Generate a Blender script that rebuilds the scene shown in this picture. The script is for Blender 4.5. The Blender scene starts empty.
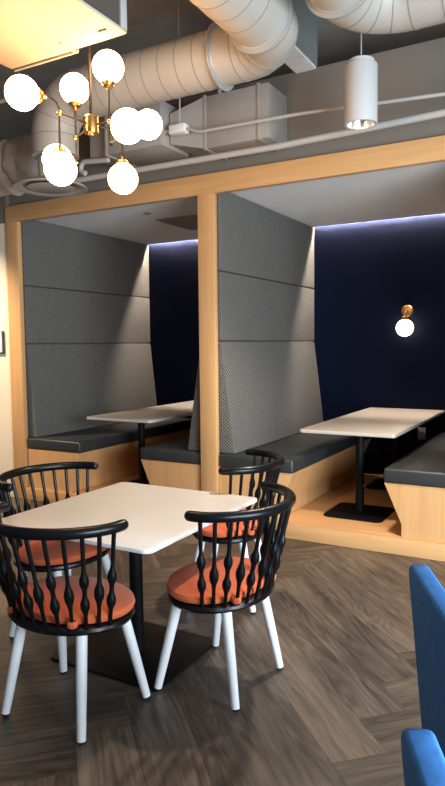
import bpy, bmesh, math, random
from mathutils import Vector, Matrix
random.seed(7)
C = bpy.context.scene.collection
PI = math.pi

# ------------------------------------------------------------------ materials
def new_mat(name):
    m = bpy.data.materials.new(name); m.use_nodes = True
    nt = m.node_tree
    b = nt.nodes['Principled BSDF']
    return m, nt, b

def plain(name, col, rough=0.5, metal=0.0, noise=0.0, scale=20.0, bump=0.0, spec=0.5, coat=0.0, sheen=0.0):
    m, nt, b = new_mat(name)
    b.inputs['Base Color'].default_value = (*col, 1)
    b.inputs['Roughness'].default_value = rough
    b.inputs['Metallic'].default_value = metal
    b.inputs['Specular IOR Level'].default_value = spec
    b.inputs['Coat Weight'].default_value = coat
    b.inputs['Sheen Weight'].default_value = sheen
    if noise or bump:
        tc = nt.nodes.new('ShaderNodeTexCoord')
        n = nt.nodes.new('ShaderNodeTexNoise'); n.inputs['Scale'].default_value = scale; n.inputs['Detail'].default_value = 5
        nt.links.new(tc.outputs['Object'], n.inputs['Vector'])
        if noise:
            mx = nt.nodes.new('ShaderNodeMix'); mx.data_type = 'RGBA'
            mx.inputs[6].default_value = (*[c * (1 - noise) for c in col], 1)
            mx.inputs[7].default_value = (*[min(1, c * (1 + noise)) for c in col], 1)
            nt.links.new(n.outputs['Fac'], mx.inputs[0]); nt.links.new(mx.outputs[2], b.inputs['Base Color'])
        if bump:
            bp = nt.nodes.new('ShaderNodeBump'); bp.inputs['Strength'].default_value = bump; bp.inputs['Distance'].default_value = 0.01
            nt.links.new(n.outputs['Fac'], bp.inputs['Height']); nt.links.new(bp.outputs['Normal'], b.inputs['Normal'])
    return m

def emit(name, col, strength):
    m, nt, b = new_mat(name)
    b.inputs['Base Color'].default_value = (0.8, 0.8, 0.8, 1)
    b.inputs['Emission Color'].default_value = (*col, 1)
    b.inputs['Emission Strength'].default_value = strength
    return m

def wood(name, c1, c2, grain='z', rough=0.42):
    m, nt, b = new_mat(name)
    tc = nt.nodes.new('ShaderNodeTexCoord'); mp = nt.nodes.new('ShaderNodeMapping')
    s = {'x': (0.9, 14, 14), 'y': (14, 0.9, 14), 'z': (14, 14, 0.9)}[grain]
    mp.inputs['Scale'].default_value = s
    nt.links.new(tc.outputs['Object'], mp.inputs['Vector'])
    n = nt.nodes.new('ShaderNodeTexNoise'); n.inputs['Scale'].default_value = 1.6; n.inputs['Detail'].default_value = 6
    n.inputs['Distortion'].default_value = 0.6
    nt.links.new(mp.outputs['Vector'], n.inputs['Vector'])
    r = nt.nodes.new('ShaderNodeValToRGB')
    r.color_ramp.elements[0].position = 0.3; r.color_ramp.elements[0].color = (*c2, 1)
    r.color_ramp.elements[1].position = 0.7; r.color_ramp.elements[1].color = (*c1, 1)
    nt.links.new(n.outputs['Fac'], r.inputs['Fac']); nt.links.new(r.outputs['Color'], b.inputs['Base Color'])
    b.inputs['Roughness'].default_value = rough
    return m

def math_node(nt, op, a, bb=None):
    n = nt.nodes.new('ShaderNodeMath'); n.operation = op
    for i, v in enumerate((a, bb)):
        if v is None: continue
        if isinstance(v, (int, float)): n.inputs[i].default_value = v
        else: nt.links.new(v, n.inputs[i])
    return n.outputs[0]

def weave(name, dark, light, period):
    """woven upholstery: small rows of pale diamonds on a darker ground"""
    m, nt, b = new_mat(name)
    tc = nt.nodes.new('ShaderNodeTexCoord'); sp = nt.nodes.new('ShaderNodeSeparateXYZ')
    nt.links.new(tc.outputs['Object'], sp.inputs[0])
    k = 2 * PI / period
    u = math_node(nt, 'MULTIPLY', math_node(nt, 'ADD', sp.outputs['X'], sp.outputs['Y']), k)
    v = math_node(nt, 'MULTIPLY', sp.outputs['Z'], k * 1.15)
    a = math_node(nt, 'SINE', u); c = math_node(nt, 'SINE', v)
    f = math_node(nt, 'MULTIPLY', a, c)
    n = nt.nodes.new('ShaderNodeTexNoise'); n.inputs['Scale'].default_value = 95; n.inputs['Detail'].default_value = 2
    nt.links.new(tc.outputs['Object'], n.inputs['Vector'])
    f2 = math_node(nt, 'ADD', f, math_node(nt, 'MULTIPLY', math_node(nt, 'SUBTRACT', n.outputs['Fac'], 0.5), 1.7))
    r = nt.nodes.new('ShaderNodeValToRGB')
    r.color_ramp.elements[0].position = 0.15; r.color_ramp.elements[0].color = (*dark, 1)
    r.color_ramp.elements[1].position = 0.75; r.color_ramp.elements[1].color = (*light, 1)
    nt.links.new(math_node(nt, 'MULTIPLY', math_node(nt, 'ADD', f2, 1.0), 0.5), r.inputs['Fac'])
    nt.links.new(r.outputs['Color'], b.inputs['Base Color'])
    b.inputs['Roughness'].default_value = 0.9; b.inputs['Specular IOR Level'].default_value = 0.2
    return m

def floor_mat():
    m, nt, b = new_mat('floor_planks')
    at = nt.nodes.new('ShaderNodeAttribute'); at.attribute_name = 'plank'
    uv = nt.nodes.new('ShaderNodeUVMap'); uv.uv_map = 'grain'
    mp = nt.nodes.new('ShaderNodeMapping'); mp.inputs['Scale'].default_value = (1.4, 14, 1)
    nt.links.new(uv.outputs[0], mp.inputs[0])
    n = nt.nodes.new('ShaderNodeTexNoise'); n.inputs['Scale'].default_value = 1.5; n.inputs['Detail'].default_value = 8
    n.inputs['Distortion'].default_value = 1.0; n.inputs['Roughness'].default_value = 0.62
    nt.links.new(mp.outputs[0], n.inputs['Vector'])
    mp2 = nt.nodes.new('ShaderNodeMapping'); mp2.inputs['Scale'].default_value = (0.9, 2.6, 1)
    nt.links.new(uv.outputs[0], mp2.inputs[0])
    n2 = nt.nodes.new('ShaderNodeTexNoise'); n2.inputs['Scale'].default_value = 1.5; n2.inputs['Detail'].default_value = 3
    nt.links.new(mp2.outputs[0], n2.inputs['Vector'])
    # cathedral-like figure: contour lines of a stretched noise
    mp3 = nt.nodes.new('ShaderNodeMapping'); mp3.inputs['Scale'].default_value = (0.5, 4.6, 1)
    nt.links.new(uv.outputs[0], mp3.inputs[0])
    w = nt.nodes.new('ShaderNodeTexNoise'); w.inputs['Scale'].default_value = 1.6; w.inputs['Detail'].default_value = 1.5; w.inputs['Distortion'].default_value = 0.5
    nt.links.new(mp3.outputs[0], w.inputs['Vector'])
    fig = math_node(nt, 'MULTIPLY', math_node(nt, 'ADD', math_node(nt, 'SINE', math_node(nt, 'MULTIPLY', w.outputs['Fac'], 95.0)), 1.0), 0.5)
    f = math_node(nt, 'ADD', math_node(nt, 'MULTIPLY', n.outputs['Fac'], 0.55), math_node(nt, 'MULTIPLY', n2.outputs['Fac'], 0.45))
    f = math_node(nt, 'ADD', f, math_node(nt, 'MULTIPLY', math_node(nt, 'SUBTRACT', fig, 0.5), 0.075))
    f = math_node(nt, 'ADD', f, math_node(nt, 'MULTIPLY', math_node(nt, 'SUBTRACT', at.outputs['Fac'], 0.5), 0.12))
    r = nt.nodes.new('ShaderNodeValToRGB')
    r.color_ramp.elements[0].position = 0.34; r.color_ramp.elements[0].color = (0.026, 0.022, 0.019, 1)
    r.color_ramp.elements[1].position = 0.68; r.color_ramp.elements[1].color = (0.195, 0.146, 0.108, 1)
    e = r.color_ramp.elements.new(0.5); e.color = (0.092, 0.070, 0.054, 1)
    nt.links.new(f, r.inputs['Fac']); nt.links.new(r.outputs['Color'], b.inputs['Base Color'])
    b.inputs['Roughness'].default_value = 0.42
    b.inputs['Specular IOR Level'].default_value = 0.45
    bp = nt.nodes.new('ShaderNodeBump'); bp.inputs['Strength'].default_value = 0.12; bp.inputs['Distance'].default_value = 0.004
    nt.links.new(n.outputs['Fac'], bp.inputs['Height']); nt.links.new(bp.outputs['Normal'], b.inputs['Normal'])
    return m

MAPLE_A, MAPLE_B = (0.68, 0.385, 0.168), (0.60, 0.318, 0.128)
M = dict(
    floor=floor_mat(),
    grout=plain('plank_joint', (0.03, 0.024, 0.02), 0.8),
    maple_x=wood('maple_along_lintel', MAPLE_A, MAPLE_B, 'x'),
    maple_y=wood('maple_along_bench', MAPLE_A, MAPLE_B, 'y'),
    maple_z=wood('maple_upright', MAPLE_A, MAPLE_B, 'z'),
    fabric=weave('woven_grey_upholstery', (0.036, 0.035, 0.033), (0.195, 0.184, 0.168), 0.034),
    vinyl=plain('charcoal_vinyl', (0.032, 0.0335, 0.034), 0.42, noise=0.1, scale=60, bump=0.05),
    navy=plain('navy_paint', (0.0042, 0.0078, 0.030), 0.7, spec=0.12, noise=0.06, scale=4),
    cream=plain('cream_paint', (0.80, 0.68, 0.52), 0.7, noise=0.02, scale=3),
    bulkhead=plain('grey_brown_paint', (0.18, 0.150, 0.122), 0.8, noise=0.05, scale=3),
    deck=plain('concrete_deck_paint', (0.38, 0.345, 0.30), 0.9, noise=0.2, scale=6, bump=0.25),
    soffit=plain('booth_ceiling_paint', (0.86, 0.84, 0.81), 0.8, noise=0.02, scale=3),
    hatch=plain('hatch_paint', (0.27, 0.25, 0.23), 0.8),
    beam=plain('beam_paint', (0.20, 0.21, 0.205), 0.7, noise=0.08, scale=12, bump=0.1),
    steel_flange=plain('beam_flange_paint', (0.85, 0.82, 0.77), 0.7, noise=0.25, scale=14, bump=0.3),
    duct=plain('painted_duct', (0.36, 0.33, 0.29), 0.5, noise=0.05, scale=5),
    seam=plain('duct_seam', (0.23, 0.205, 0.18), 0.6),
    ring=plain('galvanised_ring', (0.40, 0.40, 0.39), 0.45, metal=0.4),
    boxduct=plain('painted_box_duct', (0.30, 0.275, 0.25), 0.55, noise=0.05, scale=5),
    wrap=plain('duct_wrap', (0.40, 0.36, 0.31), 0.75, noise=0.25, scale=9, bump=0.9),
    conduit=plain('painted_conduit', (0.42, 0.39, 0.36), 0.5),
    plate_white=plain('white_plastic', (0.75, 0.72, 0.68), 0.4),
    plate_dark=plain('dark_gap', (0.05, 0.045, 0.04), 0.6),
    black_metal=plain('black_powder_coat', (0.004, 0.0042, 0.0046), 0.55, spec=0.14),
    black_wood=plain('black_lacquered_wood', (0.0035, 0.0042, 0.0052), 0.30, spec=0.24),
    rubber=plain('black_glide', (0.01, 0.01, 0.01), 0.6),
    white_leg=plain('white_lacquer', (0.86, 0.87, 0.88), 0.3),
    orange=plain('orange_wool', (0.60, 0.125, 0.043), 0.9, noise=0.18, scale=160, bump=0.25, spec=0.2, sheen=0.15),
    laminate=plain('pale_laminate', (0.71, 0.70, 0.69), 0.34, noise=0.012, scale=3),
    laminate_edge=plain('white_edge', (0.74, 0.73, 0.72), 0.35),
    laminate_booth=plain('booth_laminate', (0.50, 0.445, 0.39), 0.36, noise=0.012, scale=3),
    brass=plain('brass', (0.58, 0.35, 0.13), 0.3, metal=1.0),
    bronze=plain('aged_brass_rod', (0.035, 0.027, 0.019), 0.45, metal=0.5),
    globe=emit('opal_globe_lit', (1.0, 0.58, 0.26), 32.0),
    sconce_globe=emit('opal_sconce_lit', (1.0, 0.76, 0.50), 6.5),
    led=emit('led_tape', (1.0, 0.84, 0.70), 1500.0),
    pendant=plain('pendant_white', (0.48, 0.475, 0.46), 0.5),
    reflector=plain('brushed_reflector', (0.62, 0.60, 0.57), 0.28, metal=1.0),
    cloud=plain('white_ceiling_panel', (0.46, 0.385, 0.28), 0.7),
    unit_grey=plain('grey_unit_sheet', (0.34, 0.36, 0.36), 0.5, metal=0.2),
    blue=plain('blue_velvet', (0.040, 0.165, 0.44), 0.9, noise=0.3, scale=35, bump=0.15, spec=0.2, sheen=0.0),
    chrome=plain('outlet_plate', (0.26, 0.27, 0.28), 0.5),
)

# ------------------------------------------------------------------ mesh builder
class MB:
    def __init__(s): s.b = bmesh.new(); s.mi = 0
    def _mark(s, faces):
        for f in faces: f.material_index = s.mi
    def box(s, x0, x1, y0, y1, z0, z1, bev=0.0, seg=2, rot=None):
        vs = [s.b.verts.new((x, y, z)) for x in (x0, x1) for y in (y0, y1) for z in (z0, z1)]
        q = [(0, 1, 3, 2), (4, 6, 7, 5), (0, 4, 5, 1), (2, 3, 7, 6), (0, 2, 6, 4), (1, 5, 7, 3)]
        fs = [s.b.faces.new([vs[i] for i in f]) for f in q]
        s._mark(fs)
        if bev:
            es = list({e for f in fs for e in f.edges})
            r = bmesh.ops.bevel(s.b, geom=es, offset=bev, segments=seg, affect='EDGES', profile=0.5)
            s._mark(r['faces'])
        return s
    def prism(s, poly, axis, a, b, bev=0.0, seg=2):
        """poly: 2D outline; axis 'x': poly=(y,z); 'y': poly=(x,z); 'z': poly=(x,y)"""
        def P(p, t):
            return {'x': (t, p[0], p[1]), 'y': (p[0], t, p[1]), 'z': (p[0], p[1], t)}[axis]
        A = [s.b.verts.new(P(p, a)) for p in poly]; B = [s.b.verts.new(P(p, b)) for p in poly]
        n = len(poly); fs = [s.b.faces.new(A), s.b.faces.new(B[::-1])]
        for i in range(n): fs.append(s.b.faces.new((A[i], B[i], B[(i + 1) % n], A[(i + 1) % n])))
        bmesh.ops.recalc_face_normals(s.b, faces=fs); s._mark(fs)
        if bev:
            es = list({e for f in fs for e in f.edges})
            r = bmesh.ops.bevel(s.b, geom=es, offset=bev, segments=seg, affect='EDGES', profile=0.5)
            s._mark(r['faces'])
        return s
    def tube(s, path, rad, seg=16, caps=True, squash=None):
        """sweep a circle along a 3D path with rad a number or list"""
        pts = [Vector(p) for p in path]; n = len(pts)
        R = rad if isinstance(rad, (list, tuple)) else [rad] * n
        T = []
        for i in range(n):
            a = pts[max(0, i - 1)]; b = pts[min(n - 1, i + 1)]
            t = (b - a)
            if t.length < 1e-9: t = T[-1] if T else Vector((0, 0, 1))
            T.append(t.normalized())
        ref = Vector((0, 0, 1)) if abs(T[0].z) < 0.9 else Vector((1, 0, 0))
        u = (ref - T[0] * ref.dot(T[0])).normalized()
        rings = []
        for i in range(n):
            u = (u - T[i] * u.dot(T[i]))
            u.normalize(); v = T[i].cross(u)
            sq = squash if squash else (1, 1)
            rings.append([s.b.verts.new(pts[i] + (u * math.cos(2 * PI * k / seg) * sq[0] + v * math.sin(2 * PI * k / seg) * sq[1]) * R[i]) for k in range(seg)])
        fs = []
        for i in range(n - 1):
            for k in range(seg):
                fs.append(s.b.faces.new((rings[i][k], rings[i][(k + 1) % seg], rings[i + 1][(k + 1) % seg], rings[i + 1][k])))
        if caps:
            fs.append(s.b.faces.new(rings[0][::-1])); fs.append(s.b.faces.new(rings[-1]))
        s._mark(fs); return s
    def lathe(s, prof, c=(0, 0, 0), axis=(0, 0, 1), seg=32, sx=1.0, sy=1.0):
        """prof: (radius, height) list along axis; radius 0 ends are closed to a point"""
        ax = Vector(axis).normalized(); q = Vector((0, 0, 1)).rotation_difference(ax); c = Vector(c)
        rings = []
        for r, h in prof:
            if r < 1e-6: rings.append([s.b.verts.new(c + q @ Vector((0, 0, h)))])
            else: rings.append([s.b.verts.new(c + q @ Vector((r * sx * math.cos(2 * PI * k / seg), r * sy * math.sin(2 * PI * k / seg), h))) for k in range(seg)])
        fs = []
        for A, B in zip(rings, rings[1:]):
            for k in range(seg):
                k2 = (k + 1) % seg
                if len(A) == 1 and len(B) == 1: continue
                if len(A) == 1: fs.append(s.b.faces.new((A[0], B[k2], B[k])))
                elif len(B) == 1: fs.append(s.b.faces.new((A[k], A[k2], B[0])))
                else: fs.append(s.b.faces.new((A[k], A[k2], B[k2], B[k])))
        bmesh.ops.recalc_face_normals(s.b, faces=fs)
        s._mark(fs); return s
    def sphere(s, c, r, seg=28, rings=16):
        prof = [(r * math.sin(PI * i / rings), -r * math.cos(PI * i / rings)) for i in range(rings + 1)]
        prof[0] = (0, -r); prof[-1] = (0, r)
        return s.lathe(prof, c, (0, 0, 1), seg)
    def build(s, name, mats, parent=None, smooth=True, angle=38, local=False):
        me = bpy.data.meshes.new(name)
        if parent is not None and not local:
            off = parent_world(parent)
            for v in s.b.verts: v.co -= off
        s.b.normal_update()
        lim = math.radians(angle)
        for f in s.b.faces: f.smooth = smooth
        for e in s.b.edges:
            if len(e.link_faces) == 2 and e.calc_face_angle(0) > lim: e.smooth = False
        s.b.to_mesh(me); s.b.free()
        for m in (mats if isinstance(mats, (list, tuple)) else [mats]): me.materials.append(m)
        o = bpy.data.objects.new(name, me); C.objects.link(o)
        if parent is not None: o.parent = parent
        return o

def parent_world(o):
    v = Vector((0, 0, 0))
    while o is not None:
        v += o.location; o = o.parent
    return v

def tag(o, label=None, cat=None, group=None, kind=None):
    if label: o['label'] = label
    if cat: o['category'] = cat
    if group: o['group'] = group
    if kind: o['kind'] = kind
    return o

def thing(name, label, cat, loc=(0, 0, 0), rz=0.0, group=None):
    o = bpy.data.objects.new(name, None); C.objects.link(o)
    o.location = loc; o.rotation_euler = (0, 0, rz); o.empty_display_size = 0.1
    return tag(o, label, cat, group)

def struct(name, mb, mat, label=None, smooth=False):
    o = mb.build(name, mat, smooth=smooth); o['kind'] = 'structure'
    if label: o['label'] = label
    return o

def copy_tree(o, parent=None):
    c = o.copy(); C.objects.link(c)
    if parent is not None: c.parent = parent
    for ch in list(o.children): copy_tree(ch, c)
    return c

def arc(c, r, a0, a1, n, u, v):
    """points on an arc: c + r(cos a u + sin a v)"""
    c, u, v = Vector(c), Vector(u), Vector(v)
    return [c + r * (math.cos(a0 + (a1 - a0) * i / n) * u + math.sin(a0 + (a1 - a0) * i / n) * v) for i in range(n + 1)]

# ------------------------------------------------------------------ key dimensions (metres)
XL0, XL1 = -5.2545, -5.0814      # left post
XM0, XM1 = -2.924, -2.7614       # middle post
XR0, XR1 = -0.604, -0.440        # right post (out of view)
ZT, ZL, ZP = 3.0515, 2.8846, 0.127
YB = 2.28
ZC = 2.94                        # booth ceiling
PD = 0.055                       # depth of the timber face frame

# ------------------------------------------------------------------ floor: herringbone planks at 45 degrees
def build_floor():
    b = bmesh.new(); uvl = b.loops.layers.uv.new('grain')
    col = b.faces.layers.float.new('plank')
    w, n = 0.235, 6; L = n * w
    U0, V0 = -0.401, 1.897
    g = 0.0007
    def to_xy(U, V):
        U += U0; V += V0; s = -V
        return ((U + s) * 0.70710678, (s - U) * 0.70710678)
    def inside(U, V):
        x, y = to_xy(U, V); return -7.6 < x < 4.6 and -7.0 < y < 1.6
    for i in range(-70, 71):
        for j in range(-9, 10):
            ox, oy = i * w + j * L, i * w - j * L
            for k, (a0, a1, c0, c1) in enumerate(((0, L, 0, w), (0, w, w, w + L))):
                if not inside(ox + (a0 + a1) / 2, oy + (c0 + c1) / 2): continue
                q = [(ox + a0 + g, oy + c0 + g), (ox + a1 - g, oy + c0 + g), (ox + a1 - g, oy + c1 - g), (ox + a0 + g, oy + c1 - g)]
                f = b.faces.new([b.verts.new((*to_xy(*p), 0.0)) for p in q])
                f[col] = random.random()
                ru, rv = random.random() * 50, random.random() * 50
                for lp, p in zip(f.loops, ((0, 0), (1, 0), (1, 1), (0, 1))):
                    if k == 0: lp[uvl].uv = (ru + p[0] * L, rv + p[1] * w)
                    else: lp[uvl].uv = (ru + p[1] * L, rv + p[0] * w)
    b.normal_update()
    for f in b.faces:
        if f.normal.z < 0: f.normal_flip()
    # dark bed under the planks shows only in the joints
    x0, x1, y0, y1 = -7.6, 4.6, -7.0, 2.6
    f = b.faces.new([b.verts.new(p) for p in ((x0, y0, -0.003), (x1, y0, -0.003), (x1, y1, -0.003), (x0, y1, -0.003))])
    f.material_index = 1
    me = bpy.data.meshes.new('floor'); b.to_mesh(me); b.free()
    me.materials.append(M['floor']); me.materials.append(M['grout'])
    o = bpy.data.objects.new('floor', me); C.objects.link(o); o['kind'] = 'structure'
    o['label'] = 'dark brown wood plank floor laid in a herringbone'
build_floor()

# ------------------------------------------------------------------ setting
WY = 0.06      # plane of the wall over the booths
struct('wall_upper', MB().box(-7.6, 4.6, WY, WY + 0.10, ZT - 0.03, 3.74), M['bulkhead'], 'grey brown bulkhead wall above the booth lintel')
struct('wall_left', MB().box(-7.6, XL0 + 0.005, 0.02, 0.12, 0.0, 2.889), M['cream'], 'cream painted wall left of the booths')
struct('wall_upper.001', MB().box(-7.6, XL0 + 0.002, 0.02, 0.06, 2.889, 3.74), M['bulkhead'], 'grey brown wall band above the cream wall')
struct('wall_back', MB().box(-5.6, 0.2, YB, YB + 0.1, 0.0, 3.2), M['navy'], 'navy blue back wall inside the booths')
struct('ceiling', MB().box(-7.6, 4.6, -7.0, 2.6, 4.30, 4.45), M['deck'], 'dark grey exposed ceiling deck')
struct('wall_back.001', MB().box(-7.6, 4.6, 2.5, 2.6, 3.2, 4.3), M['deck'])
LIP = YB - 0.030
for i, (a, b_) in enumerate(((XL0 + 0.12, XM0 + 0.02), (XM1 - 0.02, XR0 + 0.02))):
    struct('ceiling' if i == 0 else 'ceiling.001', MB().box(a, b_, PD - 0.01, LIP, ZC, ZC + 0.06), M['soffit'],
           'pale ceiling of the left booth' if i == 0 else 'pale ceiling of the right booth')
# slot lid above the light cove
struct('ceiling.003', MB().box(-5.2, -0.5, LIP - 0.03, YB, ZC + 0.14, ZC + 0.17), M['soffit'])
struct('ceiling.004', MB().box(-5.2, -0.5, LIP - 0.02, LIP - .001, ZC + 0.06, ZC + 0.14), M['soffit'])
# partitions between the booths
struct('wall_partition', MB().box(-2.90, -2.785, PD, YB, 0.0, ZC), M['fabric'], 'fabric covered partition between the two booths')
struct('wall_partition.001', MB().box(-5.25, -5.125, PD, YB, 0.0, ZC), M['fabric'])
struct('wall_partition.002', MB().box(-0.585, -0.46, PD, YB, 0.0, ZC), M['fabric'])
# concrete-clad steel beam overhead
bm_ = struct('ceiling_beam', MB().box(-2.02, -1.87, -7.0, 0.10, 3.745, 4.30), M['beam'], 'grey beam running overhead towards the booths')
MBf = MB().box(-2.03, -1.865, -7.0, 0.055, 3.725, 3.745)
struct('ceiling_beam.001', MBf, M['steel_flange'], 'pale underside of the overhead beam')

# booth frame --------------------------------------------------------------
fr = thing('timber_surround', 'pale maple timber frame of posts and long lintel around the booths', 'timber frame', (XM0, 0, 0))
MB().box(XL0, 2.2, 0, PD, ZL, ZT, 0.004).build('lintel', M['maple_x'], fr)
for a, b_ in ((XL0, XL1), (XM0, XM1), (XR0, XR1)):
    MB().box(a, b_, 0.0005, PD, 0.0, ZL + 0.0005, 0.004).build('post', M['maple_z'], fr)

# booth platforms ------------------------------------------------------------
for nm, a, b_, lb in (('l', XL1, XM0, 'low maple platform under the left booth'), ('r', XM1, XR0, 'low maple platform under the right booth, beside the blue chairs')):
    pf = thing('booth_platform', lb, 'platform', ((a + b_) / 2, 0.5, 0), group=None)
    MB().box(a + 0.001, b_ - 0.001, 0.020, YB - 0.001, 0.004, ZP, 0.002).build('deck', M['maple_x'], pf)
    MB().box(a + 0.001, b_ - 0.001, 0.0, 0.0195, 0.001, ZP, 0.003).build('riser', M['maple_x'], pf)

# upholstered panels ----------------------------------------------------------
def panel(xa, xb, z0, z1, label, foot=None):
    """xa = wall side, xb = room side; foot: room-side x at the bottom (a raked lower back)"""
    s = 1 if xb > xa else -1
    mb = MB()
    y0, y1 = PD + 0.012, YB - 0.006
    poly = [(xa, z0), (foot if foot is not None else xb, z0), (xb, z1), (xa, z1)]
    mb.prism(poly, 'y', y0, y1, 0.012, 3)
    o = mb.build('upholstered_panel', M['fabric'])
    tag(o, label, 'wall panel', 'grey woven wall panels in the booths')
S1, S2, SB = 2.240, 1.637, 0.655
panel(-5.122, -5.072, S1 + .003, ZC - .004, 'top grey woven panel on the left side of the left booth')
panel(-5.122, -5.072, S2 + .003, S1 - .003, 'middle grey woven panel on the left side of the left booth')
panel(-5.122, -5.072, SB, S2 - .003, 'raked lower grey woven backrest panel on the left side of the left booth', -4.965)
panel(-2.784, -2.735, S1 + .003, ZC - .004, 'top grey woven panel on the left side of the right booth')
panel(-2.784, -2.735, S2 + .003, S1 - .003, 'middle grey woven panel on the left side of the right booth')
panel(-2.784, -2.735, SB, S2 - .003, 'raked lower grey woven backrest panel on the left side of the right booth', -2.615)
panel(-2.901, -2.950, SB, S2 - .003, 'raked grey woven backrest panel just left of the middle post', -3.105)

# benches -----------------------------------------------------------------------
def bench(xw, xe, label):
    """xw wall side, xe open edge"""
    s = 1 if xe > xw else -1
    t = thing('booth_bench', label, 'bench', ((xw + xe) / 2, 1.0, ZP), group='booth benches')
    k = xe - s * 0.138
    base = [(xw, ZP + .001), (k, ZP + .001), (k, 0.231), (xe - s * .004, 0.538), (xw, 0.538)]
    MB().prism(base, 'y', 0.032, YB - 0.004, 0.002, 1).build('base', M['maple_z'], t)
    c = MB().box(min(xw, xe), max(xw, xe), 0.022, YB - 0.004, 0.539, 0.653, 0.022, 4)
    # front end seam of the cushion cover
    c.build('seat_cushion', M['vinyl'], t)
bench(-5.078, -4.347, 'charcoal cushioned maple bench along the left side of the left booth')
bench(-2.930, -3.607, 'charcoal cushioned maple bench just left of the middle post')
bench(-2.758, -2.054, 'charcoal cushioned maple bench just right of the middle post')
bench(-0.612, -1.307, 'charcoal cushioned maple bench at the right edge of the view')

# booth tables --------------------------------------------------------------------
def rounded(x0, x1, y0, y1, r, n=6):
    pts = []
    for cx, cy, a in ((x1 - r, y1 - r, 0), (x0 + r, y1 - r, PI / 2), (x0 + r, y0 + r, PI), (x1 - r, y0 + r, 3 * PI / 2)):
        for i in range(n + 1):
            t = a + PI / 2 * i / n; pts.append((cx + r * math.cos(t), cy + r * math.sin(t)))
    return pts
def booth_table(x0, x1, label):
    xc = (x0 + x1) / 2
    t = thing('booth_table', label, 'table', (xc, 1.2, ZP), group='booth tables')
    mb = MB(); mb.prism(rounded(x0, x1, 0.185, YB - 0.02, 0.03), 'z', 0.862, 0.889, 0.003, 2)
    mb.build('tabletop', M['laminate_booth'], t)
    for y in (0.59, 1.80):
        MB().lathe([(0, 0.15), (0.038, 0.15), (0.036, 0.40), (0.036, 0.855), (0.0, 0.855)], (xc, y, 0)).build('column', M['black_metal'], t)
        mb = MB(); mb.prism(rounded(xc - .255, xc + .255, y - .255, y + .255, 0.06), 'z', ZP + .001, 0.143, 0.005, 2)
        mb.lathe([(0.075, 0.1435), (0.07, 0.150), (0.0, 0.150)], (xc, y, 0))
        mb.build('base_plate', M['black_metal'], t)
        MB().box(xc - .2, xc + .2, y - .2, y + .2, 0.853, 0.8618, 0.003).build('mounting_plate', M['black_metal'], t)
booth_table(-4.405, -3.60, 'long pale laminate table in the left booth')
booth_table(-2.068, -1.262, 'long pale laminate table in the right booth below the wall lamp')

# LED tapes in the ceiling slots
for i, (a, b_) in enumerate(((-5.06, -2.96), (-2.73, -0.60))):
    o = MB().box(a, b_, YB - 0.012, YB - 0.004, ZC + 0.043, ZC + 0.048).build('led_strip', M['led'], smooth=False)
    tag(o, ('thin lit strip in the ceiling slot of the left booth' if i == 0 else 'thin lit strip in the ceiling slot of the right booth'), 'strip light', 'booth strip lights')

# hatch and sprinkler in the left booth ceiling
o = MB().box(-4.015, -3.30, 0.915, 1.63, ZC - 0.006, ZC - 0.0005, 0.002).build('ceiling_hatch', M['hatch'])
tag(o, 'flat square hatch in the left booth ceiling', 'hatch')
o = MB().lathe([(0, -0.012), (0.03, -0.012), (0.042, -0.003), (0.042, 0)], (-3.88, 0.593, ZC - .0005)).build('sprinkler_cover', M['hatch'])
tag(o, 'small round cover in the left booth ceiling', 'sprinkler')

# wall sconce
sc = thing('wall_sconce', 'brass wall lamp with a lit white globe on the navy wall', 'wall lamp', (-1.672, YB, 1.95))
MB().lathe([(0, 0.002), (0.062, 0.002), (0.062, 0.010), (0.055, 0.018), (0.02, 0.022), (0.018, 0.03), (0, 0.03)], (-1.672, YB - .001, 1.95), (0, -1, 0)).build('wall_plate', M['brass'], sc)
MB().tube([(-1.672, YB - .03, 1.95), (-1.672, YB - .075, 1.948), (-1.672, YB - .10, 1.93), (-1.672, YB - .105, 1.90), (-1.672, YB - .105, 1.868)], 0.009, 12).build('arm', M['brass'], sc)
MB().lathe([(0, 0.06), (0.012, 0.06), (0.03, 0.05), (0.036, 0.02), (0.036, 0.0)], (-1.672, YB - .105, 1.835)).build('socket_cap', M['brass'], sc)
MB().sphere((-1.672, YB - .105, 1.765), 0.092).build('globe', M['sconce_globe'], sc)
# outlet
ol = thing('wall_outlet', 'grey outlet plate on the navy wall beside the right booth table', 'outlet', (-1.50, YB, 0.62))
MB().box(-1.545, -1.462, YB - .008, YB - .0005, 0.556, 0.688, 0.003).build('cover_plate', M['chrome'], ol)
for z in (0.598, 0.646):
    MB().box(-1.522, -1.485, YB - .011, YB - .0085, z - .015, z + .015, 0.001).build('receptacle', M['chrome'], ol)
# wall controls at the left edge
wp = thing('wall_control_panel', 'white square control plate on the cream wall left of the booths', 'wall plate', (-5.46, 0.02, 1.65))
MB().box(-5.58, -5.345, -0.004, 0.0195, 1.535, 1.775, 0.003).build('back_box', M['plate_dark'], wp)
MB().box(-5.572, -5.353, -0.016, -0.0045, 1.548, 1.767, 0.004).build('cover', M['plate_white'], wp)

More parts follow.
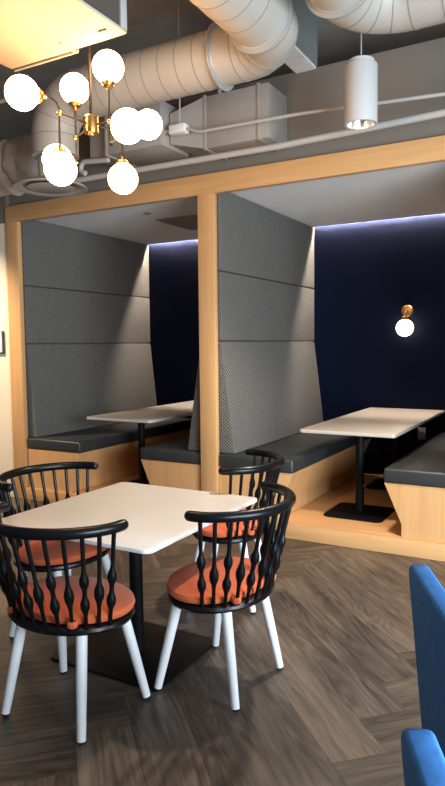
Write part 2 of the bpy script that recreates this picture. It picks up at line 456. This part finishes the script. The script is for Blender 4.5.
# ------------------------------------------------------------------ cafe table
ct = thing('cafe_table', 'square white topped cafe table on a black pedestal among four black chairs', 'table', (-2.005, -2.168, 0))
mb = MB(); mb.prism(rounded(-2.490, -1.540, -2.690, -1.648, 0.04), 'z', 0.739, 0.757, 0.003, 2)
for f in mb.b.faces:
    f.material_index = 0 if abs(f.normal.z) > 0.9 else 1
mb.b.normal_update()
for f in mb.b.faces: f.material_index = 0 if f.normal.z > 0.9 else 1
mb.build('tabletop', [M['laminate'], M['laminate_edge']], ct)
MB().lathe([(0, 0.013), (0.036, 0.013), (0.034, 0.724), (0, 0.724)], (-2.005, -2.168, 0)).build('column', M['black_metal'], ct)
mb = MB(); mb.prism(rounded(-2.345, -1.675, -2.462, -1.875, 0.02), 'z', 0.001, 0.012, 0.003, 2)
mb.build('base_plate', M['black_metal'], ct)
MB().box(-2.18, -1.83, -2.34, -2.0, 0.7245, 0.7385, 0.003).build('mounting_plate', M['black_metal'], ct)

# ------------------------------------------------------------------ spindle-back chairs
GA, GE, GB, GZ = 0.334, -0.053, 0.329, 0.880       # rail half width, front of arms, back reach, height
def rail_pt(t):
    n = 1.883; s, c = math.sin(t), math.cos(t)
    return Vector((GA * math.copysign(abs(s) ** (2 / n), s), GE - (GE + GB) * abs(c) ** (2 / n), GZ))
SX, SY, SC = 0.300, 0.236, -0.004                   # seat half axes
def make_chair(label):
    t = thing('spindle_chair', label, 'chair', (0, 0, 0), group='black spindle chairs around the cafe table')
    # seat ring
    mb = MB(); mb.lathe([(0.0, 0.430), (0.86, 0.430), (0.97, 0.436), (1.0, 0.448), (0.985, 0.460), (0.93, 0.465), (0.0, 0.465)], (0, SC, 0), seg=48, sx=SX, sy=SY)
    mb.build('seat', M['black_wood'], t, local=True)
    # cushion
    mb = MB(); mb.lathe([(0.0, 0.4655), (0.88, 0.4655), (0.95, 0.472), (0.972, 0.486), (0.955, 0.502), (0.87, 0.513), (0.55, 0.520), (0.0, 0.523)], (0, SC + 0.020, 0), seg=48, sx=SX, sy=SY * 0.965)
    cu = mb.build('cushion', M['orange'], t, local=True)
    # rail
    N = 60; path = []; rad = []
    for i in range(N + 1):
        path.append(rail_pt(-PI / 2 + PI * i / N))
    d0 = (path[0] - path[1]).normalized(); d1 = (path[-1] - path[-2]).normalized()
    r0 = 0.0235
    pre = [(path[0] + d0 * r0 * math.sin(a), r0 * math.cos(a)) for a in (1.45, 1.1, 0.7, 0.35)]
    post = [(path[-1] + d1 * r0 * math.sin(a), r0 * math.cos(a)) for a in (0.35, 0.7, 1.1, 1.45)]
    pp = [p for p, _ in pre] + path + [p for p, _ in post]
    rr = [r for _, r in pre] + [r0] * len(path) + [r for _, r in post]
    MB().tube(pp, rr, 14).build('backrest_rail', M['black_wood'], t, local=True)
    # spindles
    for k in range(13):
        tt = (-7 + 7 / 6 * k) / 8 * PI / 2
        top = rail_pt(tt); top.z -= 0.012
        tb = tt * 0.93
        bot = Vector((SX * 0.935 * math.sin(tb), SC - SY * 0.935 * math.cos(tb), 0.462))
        prof = [(0, .0095), (0.10, .0095), (0.30, .0090)]
        def bulb(c, h, r, neck0=.0085, neck1=.0085):
            return [(c - h, neck0), (c - h * .62, r * .55), (c - h * .3, r * .90), (c, r), (c + h * .3, r * .90), (c + h * .62, r * .55), (c + h, neck1)]
        if k % 2 == 0:
            prof += bulb(0.485, 0.13, 0.0205, .0085, .0095) + bulb(0.745, 0.13, 0.0205, .0095, .0085)[1:]
        else:
            prof += bulb(0.635, 0.155, 0.0215)
        prof += [(0.93, .0085), (1.0, .0085)]
        P = [top.lerp(bot, s) for s, _ in prof]
        MB().tube(P, [r for _, r in prof], 12).build('spindle', M['black_wood'], t, local=True)
        if k in (3, 9):      # cloth tie looped round the spindle
            dirn = Vector((bot.x, bot.y - SC, 0)).normalized()
            c = bot + Vector((0, 0, 0.020))
            u = dirn; v = Vector((-dirn.y, dirn.x, 0))
            loop = [c + u * 0.0165 * math.cos(a) + v * 0.0165 * math.sin(a) for a in [2 * PI * i / 16 for i in range(17)]]
            mb = MB(); mb.tube(loop, 0.0095, 8, squash=(1.5, 0.7))
            mb.tube([c - u * 0.016, c - u * 0.05 + Vector((0, 0, 0.004))], [0.011, 0.012], 8)
            mb.build('tie', M['orange'], cu, local=True)
    # legs
    for sx, sy, tx, ty in ((.2495, .200, .185, .120), (-.2495, .200, -.185, .120), (.2145, -.200, .165, -.125), (-.2145, -.200, -.165, -.125)):
        a, b_ = Vector((tx, ty, 0.432)), Vector((sx, sy, 0.014))
        lg = MB().tube([a, a.lerp(b_, .5), b_], [.0245, .0225, .0185], 20).build('leg', M['white_leg'], t, local=True)
        e = (b_ - a).normalized()
        MB().tube([b_, b_ + e * .006, b_ + e * .0115], [.0186, .0172, .0115], 20).build('glide', M['rubber'], lg, local=True)
    return t
chair = make_chair('black spindle chair in front of the cafe table, its back to us')
chair.location = (-1.939, -2.722, 0); chair.rotation_euler.z = math.radians(0.5)
for loc, deg, lb in (((-1.475, -2.197, 0), 87.4, 'black spindle chair on the right side of the cafe table, orange seat half in shade'),
                     ((-1.921, -1.311, 0), 104.0, 'black spindle chair behind the cafe table by the middle post, turned sideways'),
                     ((-2.508, -2.160, 0), -89.8, 'black spindle chair on the left side of the cafe table, facing right')):
    c = copy_tree(chair); c['label'] = lb
    c.location = loc; c.rotation_euler.z = math.radians(deg)

# ------------------------------------------------------------------ blue chairs at the right edge
def make_blue(label):
    t = thing('blue_armchair', label, 'chair', (0, 0, 0), group='row of blue upholstered chairs')
    W, H, D = 0.72, 0.908, 0.058
    # raked back with softly rounded top corners: outline in x-z, thickness in y
    r = 0.055; pts = [(-W / 2, 0.27)]
    pts += [(-W / 2 + r - r * math.cos(a), H - r + r * math.sin(a)) for a in [PI / 2 * i / 6 for i in range(7)]]
    pts += [(W / 2 - r + r * math.sin(a), H - r + r * math.cos(a)) for a in [PI / 2 * i / 6 for i in range(7)]]
    pts += [(W / 2, 0.27)]
    mb = MB(); mb.prism(pts, 'y', 0, D, 0.012, 3)
    for v in mb.b.verts: v.co.y += (H - v.co.z) * 0.092
    mb.build('backrest', M['blue'], t, local=True)
    MB().box(-W / 2 + .005, W / 2 - .005, .150, .66, .27, .43, .03, 4).build('seat', M['blue'], t, local=True)
    for sx in (-1, 1):
        for y in (.12, .60):
            MB().tube([(sx * .28, y, .275), (sx * .31, y + (.03 if y > .3 else -.03), 0.001)], [.02, .012], 14).build('leg', M['black_metal'], t, local=True)
    return t
DIRX = Vector((0.42, -0.907, 0)).normalized()
corner = Vector((-0.476, -2.750, 0))
b1 = make_blue('blue velvet chair at the right edge, the farther and taller looking of two')
rzb = math.atan2(DIRX.y, DIRX.x)
b1.location = corner + DIRX * 0.36; b1.rotation_euler.z = rzb
b2 = copy_tree(b1); b2['label'] = 'blue velvet chair at the lower right corner, the nearer of two'
b2.location = Vector((-0.284, -3.634, 0)) + DIRX * 0.36

# ------------------------------------------------------------------ chandelier
HUB = Vector((-2.206, -2.199, 2.72))
ch = thing('globe_chandelier', 'brass chandelier with eight lit white globes hanging above the cafe table', 'chandelier', (HUB.x, HUB.y, 4.28))
MB().lathe([(0, -.055), (.012, -.055), (.014, -.043), (.036, -.042), (.038, -.036), (.038, .036), (.030, .044), (.010, .048), (0, .048)], HUB).build('hub', M['brass'], ch)
MB().tube([HUB + Vector((0, 0, .046)), (HUB.x, HUB.y, 4.29)], 0.008, 12).build('stem', M['bronze'], ch)
MB().lathe([(0, -.03), (.06, -.03), (.065, 0), (0, 0)], (HUB.x, HUB.y, 4.298)).build('canopy', M['brass'], ch)
GR = 0.078
globes = {'g1': (-2.322, -2.546, 2.786), 'g2': (-2.411, -2.083, 2.976), 'g3': (-2.099, -2.185, 2.985), 'g4': (-2.226, -2.406, 2.456),
          'g4b': (-2.458, -2.180, 2.590), 'g5': (-1.856, -2.356, 2.609), 'g6': (-2.104, -1.847, 2.804), 'g7': (-2.130, -2.045, 2.476)}
JL, JM, JR, J4 = Vector((-2.226, -2.406, 2.72)), Vector((-2.411, -2.083, 2.72)), Vector((-2.099, -2.185, 2.72)), Vector((-2.130, -2.045, 2.72))
def rod(path, name='arm', r=0.0052):
    return MB().tube(path, r, 10).build(name, M['bronze'], ch)
def joint(p):
    MB().sphere(p, 0.014, 16, 10).build('joint', M['brass'], ch)
def globe_on(c, dirn):
    """dirn: from globe centre to its cap"""
    c = Vector(c); d = Vector(dirn).normalized()
    g = MB().sphere(c, GR, 32, 18).build('globe', M['globe'], ch)
    prof = [(0.0, 0.113), (0.009, 0.113), (0.010, 0.095), (0.026, 0.092), (0.034, 0.081), (0.036, 0.075), (0.030, 0.069)]
    MB().lathe(prof, c, d, 24).build('socket_cap', M['brass'], ch)
    return c + d * 0.110
for J in (JL, JM, JR, J4):
    rod([HUB + (J - HUB).normalized() * 0.03, J]); joint(J)
def bend(J, zdir, c):
    """rod leaves the joint upright then curves out to meet the globe at c"""
    c = Vector(c); top = J + Vector((0, 0, zdir * abs(c.z - J.z)))
    h = (c - top); h.z = 0; L = h.length; u = h.normalized()
    tip = globe_on(c, -u + Vector((0, 0, 0)))
    r = min(0.05, abs(c.z - J.z) * 0.9, L * 0.4)
    z = Vector((0, 0, zdir))
    pts = [J, top - z * r]
    for i in range(1, 7):
        a = PI / 2 * i / 6
        pts.append(top - z * r + u * r * (1 - math.cos(a)) + z * r * math.sin(a))
    pts.append(tip)
    rod(pts, 'rod')
bend(JL, 1, globes['g1'])
rod([JL, globe_on(globes['g4'], (0, 0, 1))], 'rod')
rod([JM, globe_on(globes['g2'], (0, 0, -1))], 'rod')
bend(JM, -1, globes['g4b'])
rod([JR, globe_on(globes['g3'], (0, 0, -1))], 'rod')
bend(JR, -1, globes['g5'])
bend(J4, 1, globes['g6'])
rod([J4, globe_on(globes['g7'], (0, 0, 1))], 'rod')

# ------------------------------------------------------------------ cylindrical pendant
PX, PY = -1.284, -0.662
pd = thing('cylinder_pendant', 'white cylindrical pendant downlight hanging in front of the booths', 'pendant lamp', (PX, PY, 4.28))
RP = 0.104
z0, z1 = 3.000, 3.365
MB().lathe([(RP * .80, z0 + .004), (RP * .84, z0), (RP * .985, z0), (RP, z0 + .006), (RP, z1 - .006), (RP * .975, z1), (RP * .80, z1 + .002), (RP * .80, z1 + .03), (RP * .72, z1 + .036), (0, z1 + .036)], (PX, PY, 0), seg=40).build('shade', M['pendant'], pd)
MB().lathe([(RP * .82, z0 + .003), (RP * .70, z0 + .05), (RP * .45, z0 + .10), (0.0, z0 + .11)], (PX, PY, 0), seg=40).build('reflector', M['reflector'], pd)
MB().tube([(PX, PY, z1 + .035), (PX, PY, 4.295)], 0.0045, 8).build('cable', M['conduit'], pd)

# ------------------------------------------------------------------ ducts
def duct(name, label, path, r, seams, cat='duct', rings=(), seg=40):
    t = thing(name, label, cat, path[0])
    mb = MB(); mb.tube(path, r, seg)
    P = [Vector(p) for p in path]
    cum = [0]
    for a, b_ in zip(P, P[1:]): cum.append(cum[-1] + (b_ - a).length)
    def at(s):
        s = max(0, min(cum[-1] - 1e-5, s))
        for i in range(len(P) - 1):
            if cum[i + 1] >= s:
                f = (s - cum[i]) / (cum[i + 1] - cum[i]); return P[i].lerp(P[i + 1], f), (P[i + 1] - P[i]).normalized()
    mb.mi = 1
    for s in seams:
        p, d = at(s)
        mb.tube([p - d * .004, p - d * .003, p + d * .003, p + d * .004], [r * .985, r * 1.012, r * 1.012, r * .985], seg)
    mb.build('duct_body', [M['duct'], M['seam']], t)
    for s in rings:
        p, d = at(s)
        MB().tube([p - d * .022, p - d * .020, p - d * .004, p - d * .003, p + d * .003, p + d * .004, p + d * .020, p + d * .022],
                  [r * 1.0, r * 1.03, r * 1.03, r * 1.16, r * 1.16, r * 1.03, r * 1.03, r * 1.0], seg).build('flange_ring', M['ring'], t)
    return t
ZD, YD, RD = 3.425, -1.10, 0.172
E1 = 0.27
xd = -3.49
p1 = [(xd, YD, 3.02), (xd, YD, ZD - E1)]
p1 += arc((xd + E1, YD, ZD - E1), E1, PI, PI / 2, 12, (1, 0, 0), (0, 0, 1))[1:]
xe = -1.625; E2 = 0.28
p1 += [(xe - E2, YD, ZD)]
p1 += arc((xe - E2, YD - E2, ZD), E2, PI / 2, 0, 12, (1, 0, 0), (0, 1, 0))[1:]
p1 += [(xe, -5.5, ZD)]
Lv = ZD - E1 - 3.02; La = E1 * PI / 2; Lh = (xe - E2) - (xd + E1); Lb = E2 * PI / 2
seams = [Lv * .99, Lv + La * .33, Lv + La * .66, Lv + La] + [Lv + La + 0.13 * i for i in range(1, 10)]
s0 = Lv + La + Lh
seams += [s0 + Lb * f for f in (0.0, .25, .5, .75, 1.0)] + [s0 + Lb + .14 * i for i in range(2, 8)]
duct('spiral_duct', 'long pale round duct above the chandelier, elbowing down to the round diffuser', p1, RD, seams, rings=(s0 - .15, s0 + Lb + .06))
x2 = -1.15; E3 = 0.30; ZD2, YD2, RD2 = 3.47, -1.13, 0.165
p2 = [(x2, -5.5, ZD2), (x2, YD2 - E3, ZD2)] + arc((x2 + E3, YD2 - E3, ZD2), E3, PI, PI / 2, 12, (1, 0, 0), (0, 1, 0))[1:] + [(4.2, YD2, ZD2)]
s0 = 5.5 + YD2 - E3; Lb = E3 * PI / 2
duct('spiral_duct', 'pale round duct elbowing off to the right above the cylindrical pendant', p2, RD2,
     [s0 + Lb * f for f in (0, .25, .5, .75, 1.0)] + [s0 + Lb + .17 * i for i in range(1, 24)] + [s0 - .14 * i for i in range(2, 9)], rings=(s0 - .06,))

# diffuser below the drop
dx, dy, dz = -3.545, -1.10, 2.795
df = thing('round_diffuser', 'round grey ceiling diffuser below the duct drop over the left booth', 'air diffuser', (dx, dy, 3.03))
MB().lathe([(0.115, dz + .03), (0.115, dz + .215), (0.10, dz + .215)], (dx + .03, dy, 0), seg=36).build('neck', M['duct'], df)
MB().lathe([(.225, dz + .004), (.255, dz - .004), (.272, dz), (.270, dz + .010), (.20, dz + .04), (.10, dz + .055), (.10, dz + .045), (.19, dz + .03), (.225, dz + .004)], (dx, dy, 0), seg=44).build('outer_rim', M['boxduct'], df)
MB().lathe([(0, dz - .002), (.165, dz - .002), (.175, dz + .004), (.150, dz + .016), (0, dz + .020)], (dx, dy, 0), seg=44).build('centre_disc', M['boxduct'], df)

# wrapped flexible duct at the far left
fx = []
fr_ = []
for i in range(60):
    s = i / 59; x = -7.0 + (2.98 * s)
    fx.append((x, -0.62, 3.19)); fr_.append(0.215 + 0.018 * math.sin(i * 1.9) + 0.012 * math.sin(i * 3.7 + 1))
fr_[-1] = 0.12; fr_[-2] = 0.19
mb = MB(); mb.tube(fx, fr_, 36)
for v in mb.b.verts:
    n = Vector((0, v.co.y + .62, v.co.z - 3.19))
    if n.length > .01:
        a = math.atan2(n.y, n.z)
        v.co += n.normalized() * 0.016 * math.sin(5 * a + v.co.x * 23) * math.sin(v.co.x * 11 + 2 * a)
o = mb.build('wrapped_duct', M['wrap']); tag(o, 'crumpled wrapped duct at the left edge behind the round diffuser', 'duct')

# rectangular trunk duct with transition
td = thing('rectangular_duct', 'rectangular grey trunk duct against the bulkhead wall right of the chandelier', 'duct', (-2.4, -0.12, 3.3))
MB().box(-2.66, -2.105, -0.30, 0.055, 3.157, 3.557, 0.004).build('duct_body', M['boxduct'], td)
mb = MB()
A = [(-2.66, -.30, 3.157), (-2.66, .055, 3.157), (-2.66, .055, 3.557), (-2.66, -.30, 3.557)]
B = [(-2.95, -.36, 3.22), (-2.95, .0, 3.22), (-2.95, .0, 3.46), (-2.95, -.36, 3.46)]
va = [mb.b.verts.new(p) for p in A]; vb = [mb.b.verts.new(p) for p in B]
fs = [mb.b.faces.new(va), mb.b.faces.new(vb[::-1])] + [mb.b.faces.new((va[i], vb[i], vb[(i + 1) % 4], va[(i + 1) % 4])) for i in range(4)]
bmesh.ops.recalc_face_normals(mb.b, faces=fs)
mb.build('transition', M['boxduct'], td, smooth=False)
for x in (-2.66, -2.19):
    MB().box(x - .012, x + .012, -0.308, 0.056, 3.149, 3.565, 0.002).build('flange', M['boxduct'], td)
MB().box(-2.53, -2.505, -0.31, -0.302, 3.55, 4.295).build('hanger_strap', M['boxduct'], td)
vv = thing('air_terminal_box', 'grey sheet metal air box behind the chandelier globes', 'air box', (-3.2, -0.4, 3.3))
MB().box(-3.52, -2.965, -0.47, -0.06, 3.195, 3.545, 0.005).build('box_body', M['boxduct'], vv)
MB().box(-3.53, -3.505, -0.478, -0.055, 3.185, 3.553, 0.003).build('flange', M['boxduct'], vv)
MB().lathe([(0, 0), (.012, 0), (.012, .006), (0, .006)], (-3.46, -0.4705, 3.27), (0, -1, 0), 12).build('port', M['plate_dark'], vv)
MB().box(-3.78, -3.531, -0.37, -0.10, 3.23, 3.62, 0.005).build('inlet_collar', M['boxduct'], vv)

# conduits
o = MB().tube([(-7.0, -0.36, 3.068), (-3.68, -0.36, 3.067), (-1.985, -0.36, 3.056), (-0.82, -0.36, 3.084), (4.4, -0.36, 3.10)], 0.024, 14).build('conduit', M['conduit'])
tag(o, 'thicker grey conduit just above the booth lintel', 'conduit')
jb = thing('conduit_run', 'thin grey conduit with a small junction box hung on a rod behind the chandelier', 'conduit', (-2.83, -0.42, 3.30))
MB().tube([(-2.75, -0.42, 3.288)] + [(-2.72, -0.42, 3.284), (-2.68, -.42, 3.262), (-2.62, -.42, 3.248), (-2.55, -0.42, 3.25), (-1.8, -0.42, 3.235), (-0.82, -0.42, 3.18), (4.4, -.42, 3.17)], 0.0125, 12).build('conduit_pipe', M['conduit'], jb)
MB().box(-2.905, -2.755, -0.455, -0.375, 3.265, 3.335, 0.01).build('junction_box', M['plate_white'], jb)
MB().tube([(-2.82, -0.415, 3.333), (-2.82, -0.415, 4.295)], 0.006, 8).build('hanger_rod', M['conduit'], jb)
MB().tube([(-2.906, -.42, 3.30), (-2.94, -.42, 3.302), (-2.963, -.42, 3.302)], 0.012, 10).build('whip', M['conduit'], jb)
pb = [Vector((-3.545, -0.412, 3.172)), Vector((-3.80, -0.412, 3.195))]
pb += arc((-3.80, -0.412, 3.145), 0.05, PI / 2, PI, 8, (1, 0, 0), (0, 0, 1))[1:] + [Vector((-3.85, -.412, 3.12)), Vector((-3.80, -.412, 3.095))]
o = MB().tube(pb, 0.022, 12).build('bent_pipe', M['conduit']); tag(o, 'short bent grey pipe right of the round diffuser', 'pipe')
o = MB().tube([(-6.0, -1.15, 3.50), (-3.62, -1.16, 3.50)], 0.016, 10).build('thin_pipe', M['conduit']); tag(o, 'thin pipe at the left edge behind the leftmost globe', 'pipe')

# ceiling unit above the chandelier
cu = thing('ceiling_unit', 'white bottomed rectangular ceiling unit above the chandelier, cut by the top of the view', 'ceiling unit', (-2.4, -2.9, 4.28))
UZ = 3.084
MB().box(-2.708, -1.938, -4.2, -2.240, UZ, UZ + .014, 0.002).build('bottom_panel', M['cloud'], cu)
MB().box(-2.700, -1.948, -4.2, -2.246, UZ + .0145, 3.40, 0.003).build('housing', M['unit_grey'], cu)
MB().box(-1.9475, -1.942, -3.6, -2.288, UZ + .024, 3.40).build('side_recess', M['plate_dark'], cu)
MB().box(-1.9475, -1.932, -2.288, -2.242, UZ + .0145, 3.26, 0.002).build('corner_post', M['unit_grey'], cu)
MB().box(-2.035, -1.99, -2.335, -2.322, UZ - .007, UZ - .0005, 0.002).build('latch', M['plate_dark'], cu)
MB().box(-2.704, -2.275, -2.238, -2.222, UZ + .002, UZ + .05).build('edge_gap', M['plate_dark'], cu)
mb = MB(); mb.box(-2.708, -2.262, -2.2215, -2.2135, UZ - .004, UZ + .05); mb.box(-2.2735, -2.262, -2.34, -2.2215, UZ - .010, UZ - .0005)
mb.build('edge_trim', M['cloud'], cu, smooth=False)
for x, y in ((-2.6, -2.5), (-2.15, -2.5), (-2.6, -3.8), (-2.15, -3.8)):
    MB().tube([(x, y, 3.40), (x, y, 4.297)], 0.006, 8).build('hanger_rod', M['conduit'], cu)

# ------------------------------------------------------------------ lights
def area(name, loc, target, sx, sy, energy, col):
    l = bpy.data.lights.new(name, 'AREA'); l.shape = 'RECTANGLE'; l.size = sx; l.size_y = sy; l.energy = energy; l.color = col
    o = bpy.data.objects.new(name, l); C.objects.link(o); o.location = loc
    o.rotation_euler = (Vector(target) - Vector(loc)).to_track_quat('-Z', 'Y').to_euler(); return o
area('window_daylight', (2.5, -3.9, 1.35), (-2.2, -2.4, 0.7), 3.2, 2.0, 590, (0.76, 0.89, 1.0))
l = bpy.data.lights.new('pendant_spot', 'SPOT'); l.energy = 340; l.color = (1.0, 0.86, 0.70); l.spot_size = math.radians(118); l.spot_blend = 0.6; l.shadow_soft_size = 0.09
o = bpy.data.objects.new('pendant_spot', l); C.objects.link(o); o.location = (PX, PY, z0 + .02)

l = bpy.data.lights.new('cream_wall_fill', 'SPOT'); l.energy = 600; l.color = (1.0, 0.80, 0.56); l.spot_size = math.radians(80); l.spot_blend = 0.7; l.shadow_soft_size = 0.06  # added fill spot, out of view, to brighten the cream wall at left
o = bpy.data.objects.new('cream_wall_fill', l); C.objects.link(o); o.location = (-6.3, -1.3, 3.3)
o.rotation_euler = (Vector((-6.2, 0.0, 1.5)) - Vector(o.location)).to_track_quat('-Z', 'Y').to_euler()
w = bpy.data.worlds.new('World'); bpy.context.scene.world = w; w.use_nodes = True
w.node_tree.nodes['Background'].inputs[0].default_value = (0.85, 0.90, 1.0, 1)
w.node_tree.nodes['Background'].inputs[1].default_value = 0.16

# ------------------------------------------------------------------ camera
cam = bpy.data.cameras.new('camera'); co = bpy.data.objects.new('camera', cam); C.objects.link(co)
f = 641.4881; cam.sensor_fit = 'VERTICAL'; cam.sensor_height = 24.0; cam.lens = 24.0 * f / 786
F = Vector((-0.48874, 0.86927, -0.07423)); R = Vector((0.87201, 0.48938, -0.01053)); U = Vector((-0.02718, 0.06987, 0.99719))
co.matrix_world = Matrix(((R.x, U.x, -F.x, 0), (R.y, U.y, -F.y, -4.79255569), (R.z, U.z, -F.z, 1.6), (0, 0, 0, 1)))
cam.clip_start = 0.02; cam.clip_end = 60
sc_ = bpy.context.scene; sc_.camera = co
vs = sc_.view_settings; vs.view_transform = 'Standard'; vs.look = 'None'; vs.exposure = 0.0; vs.gamma = 1.0; vs.use_curve_mapping = False
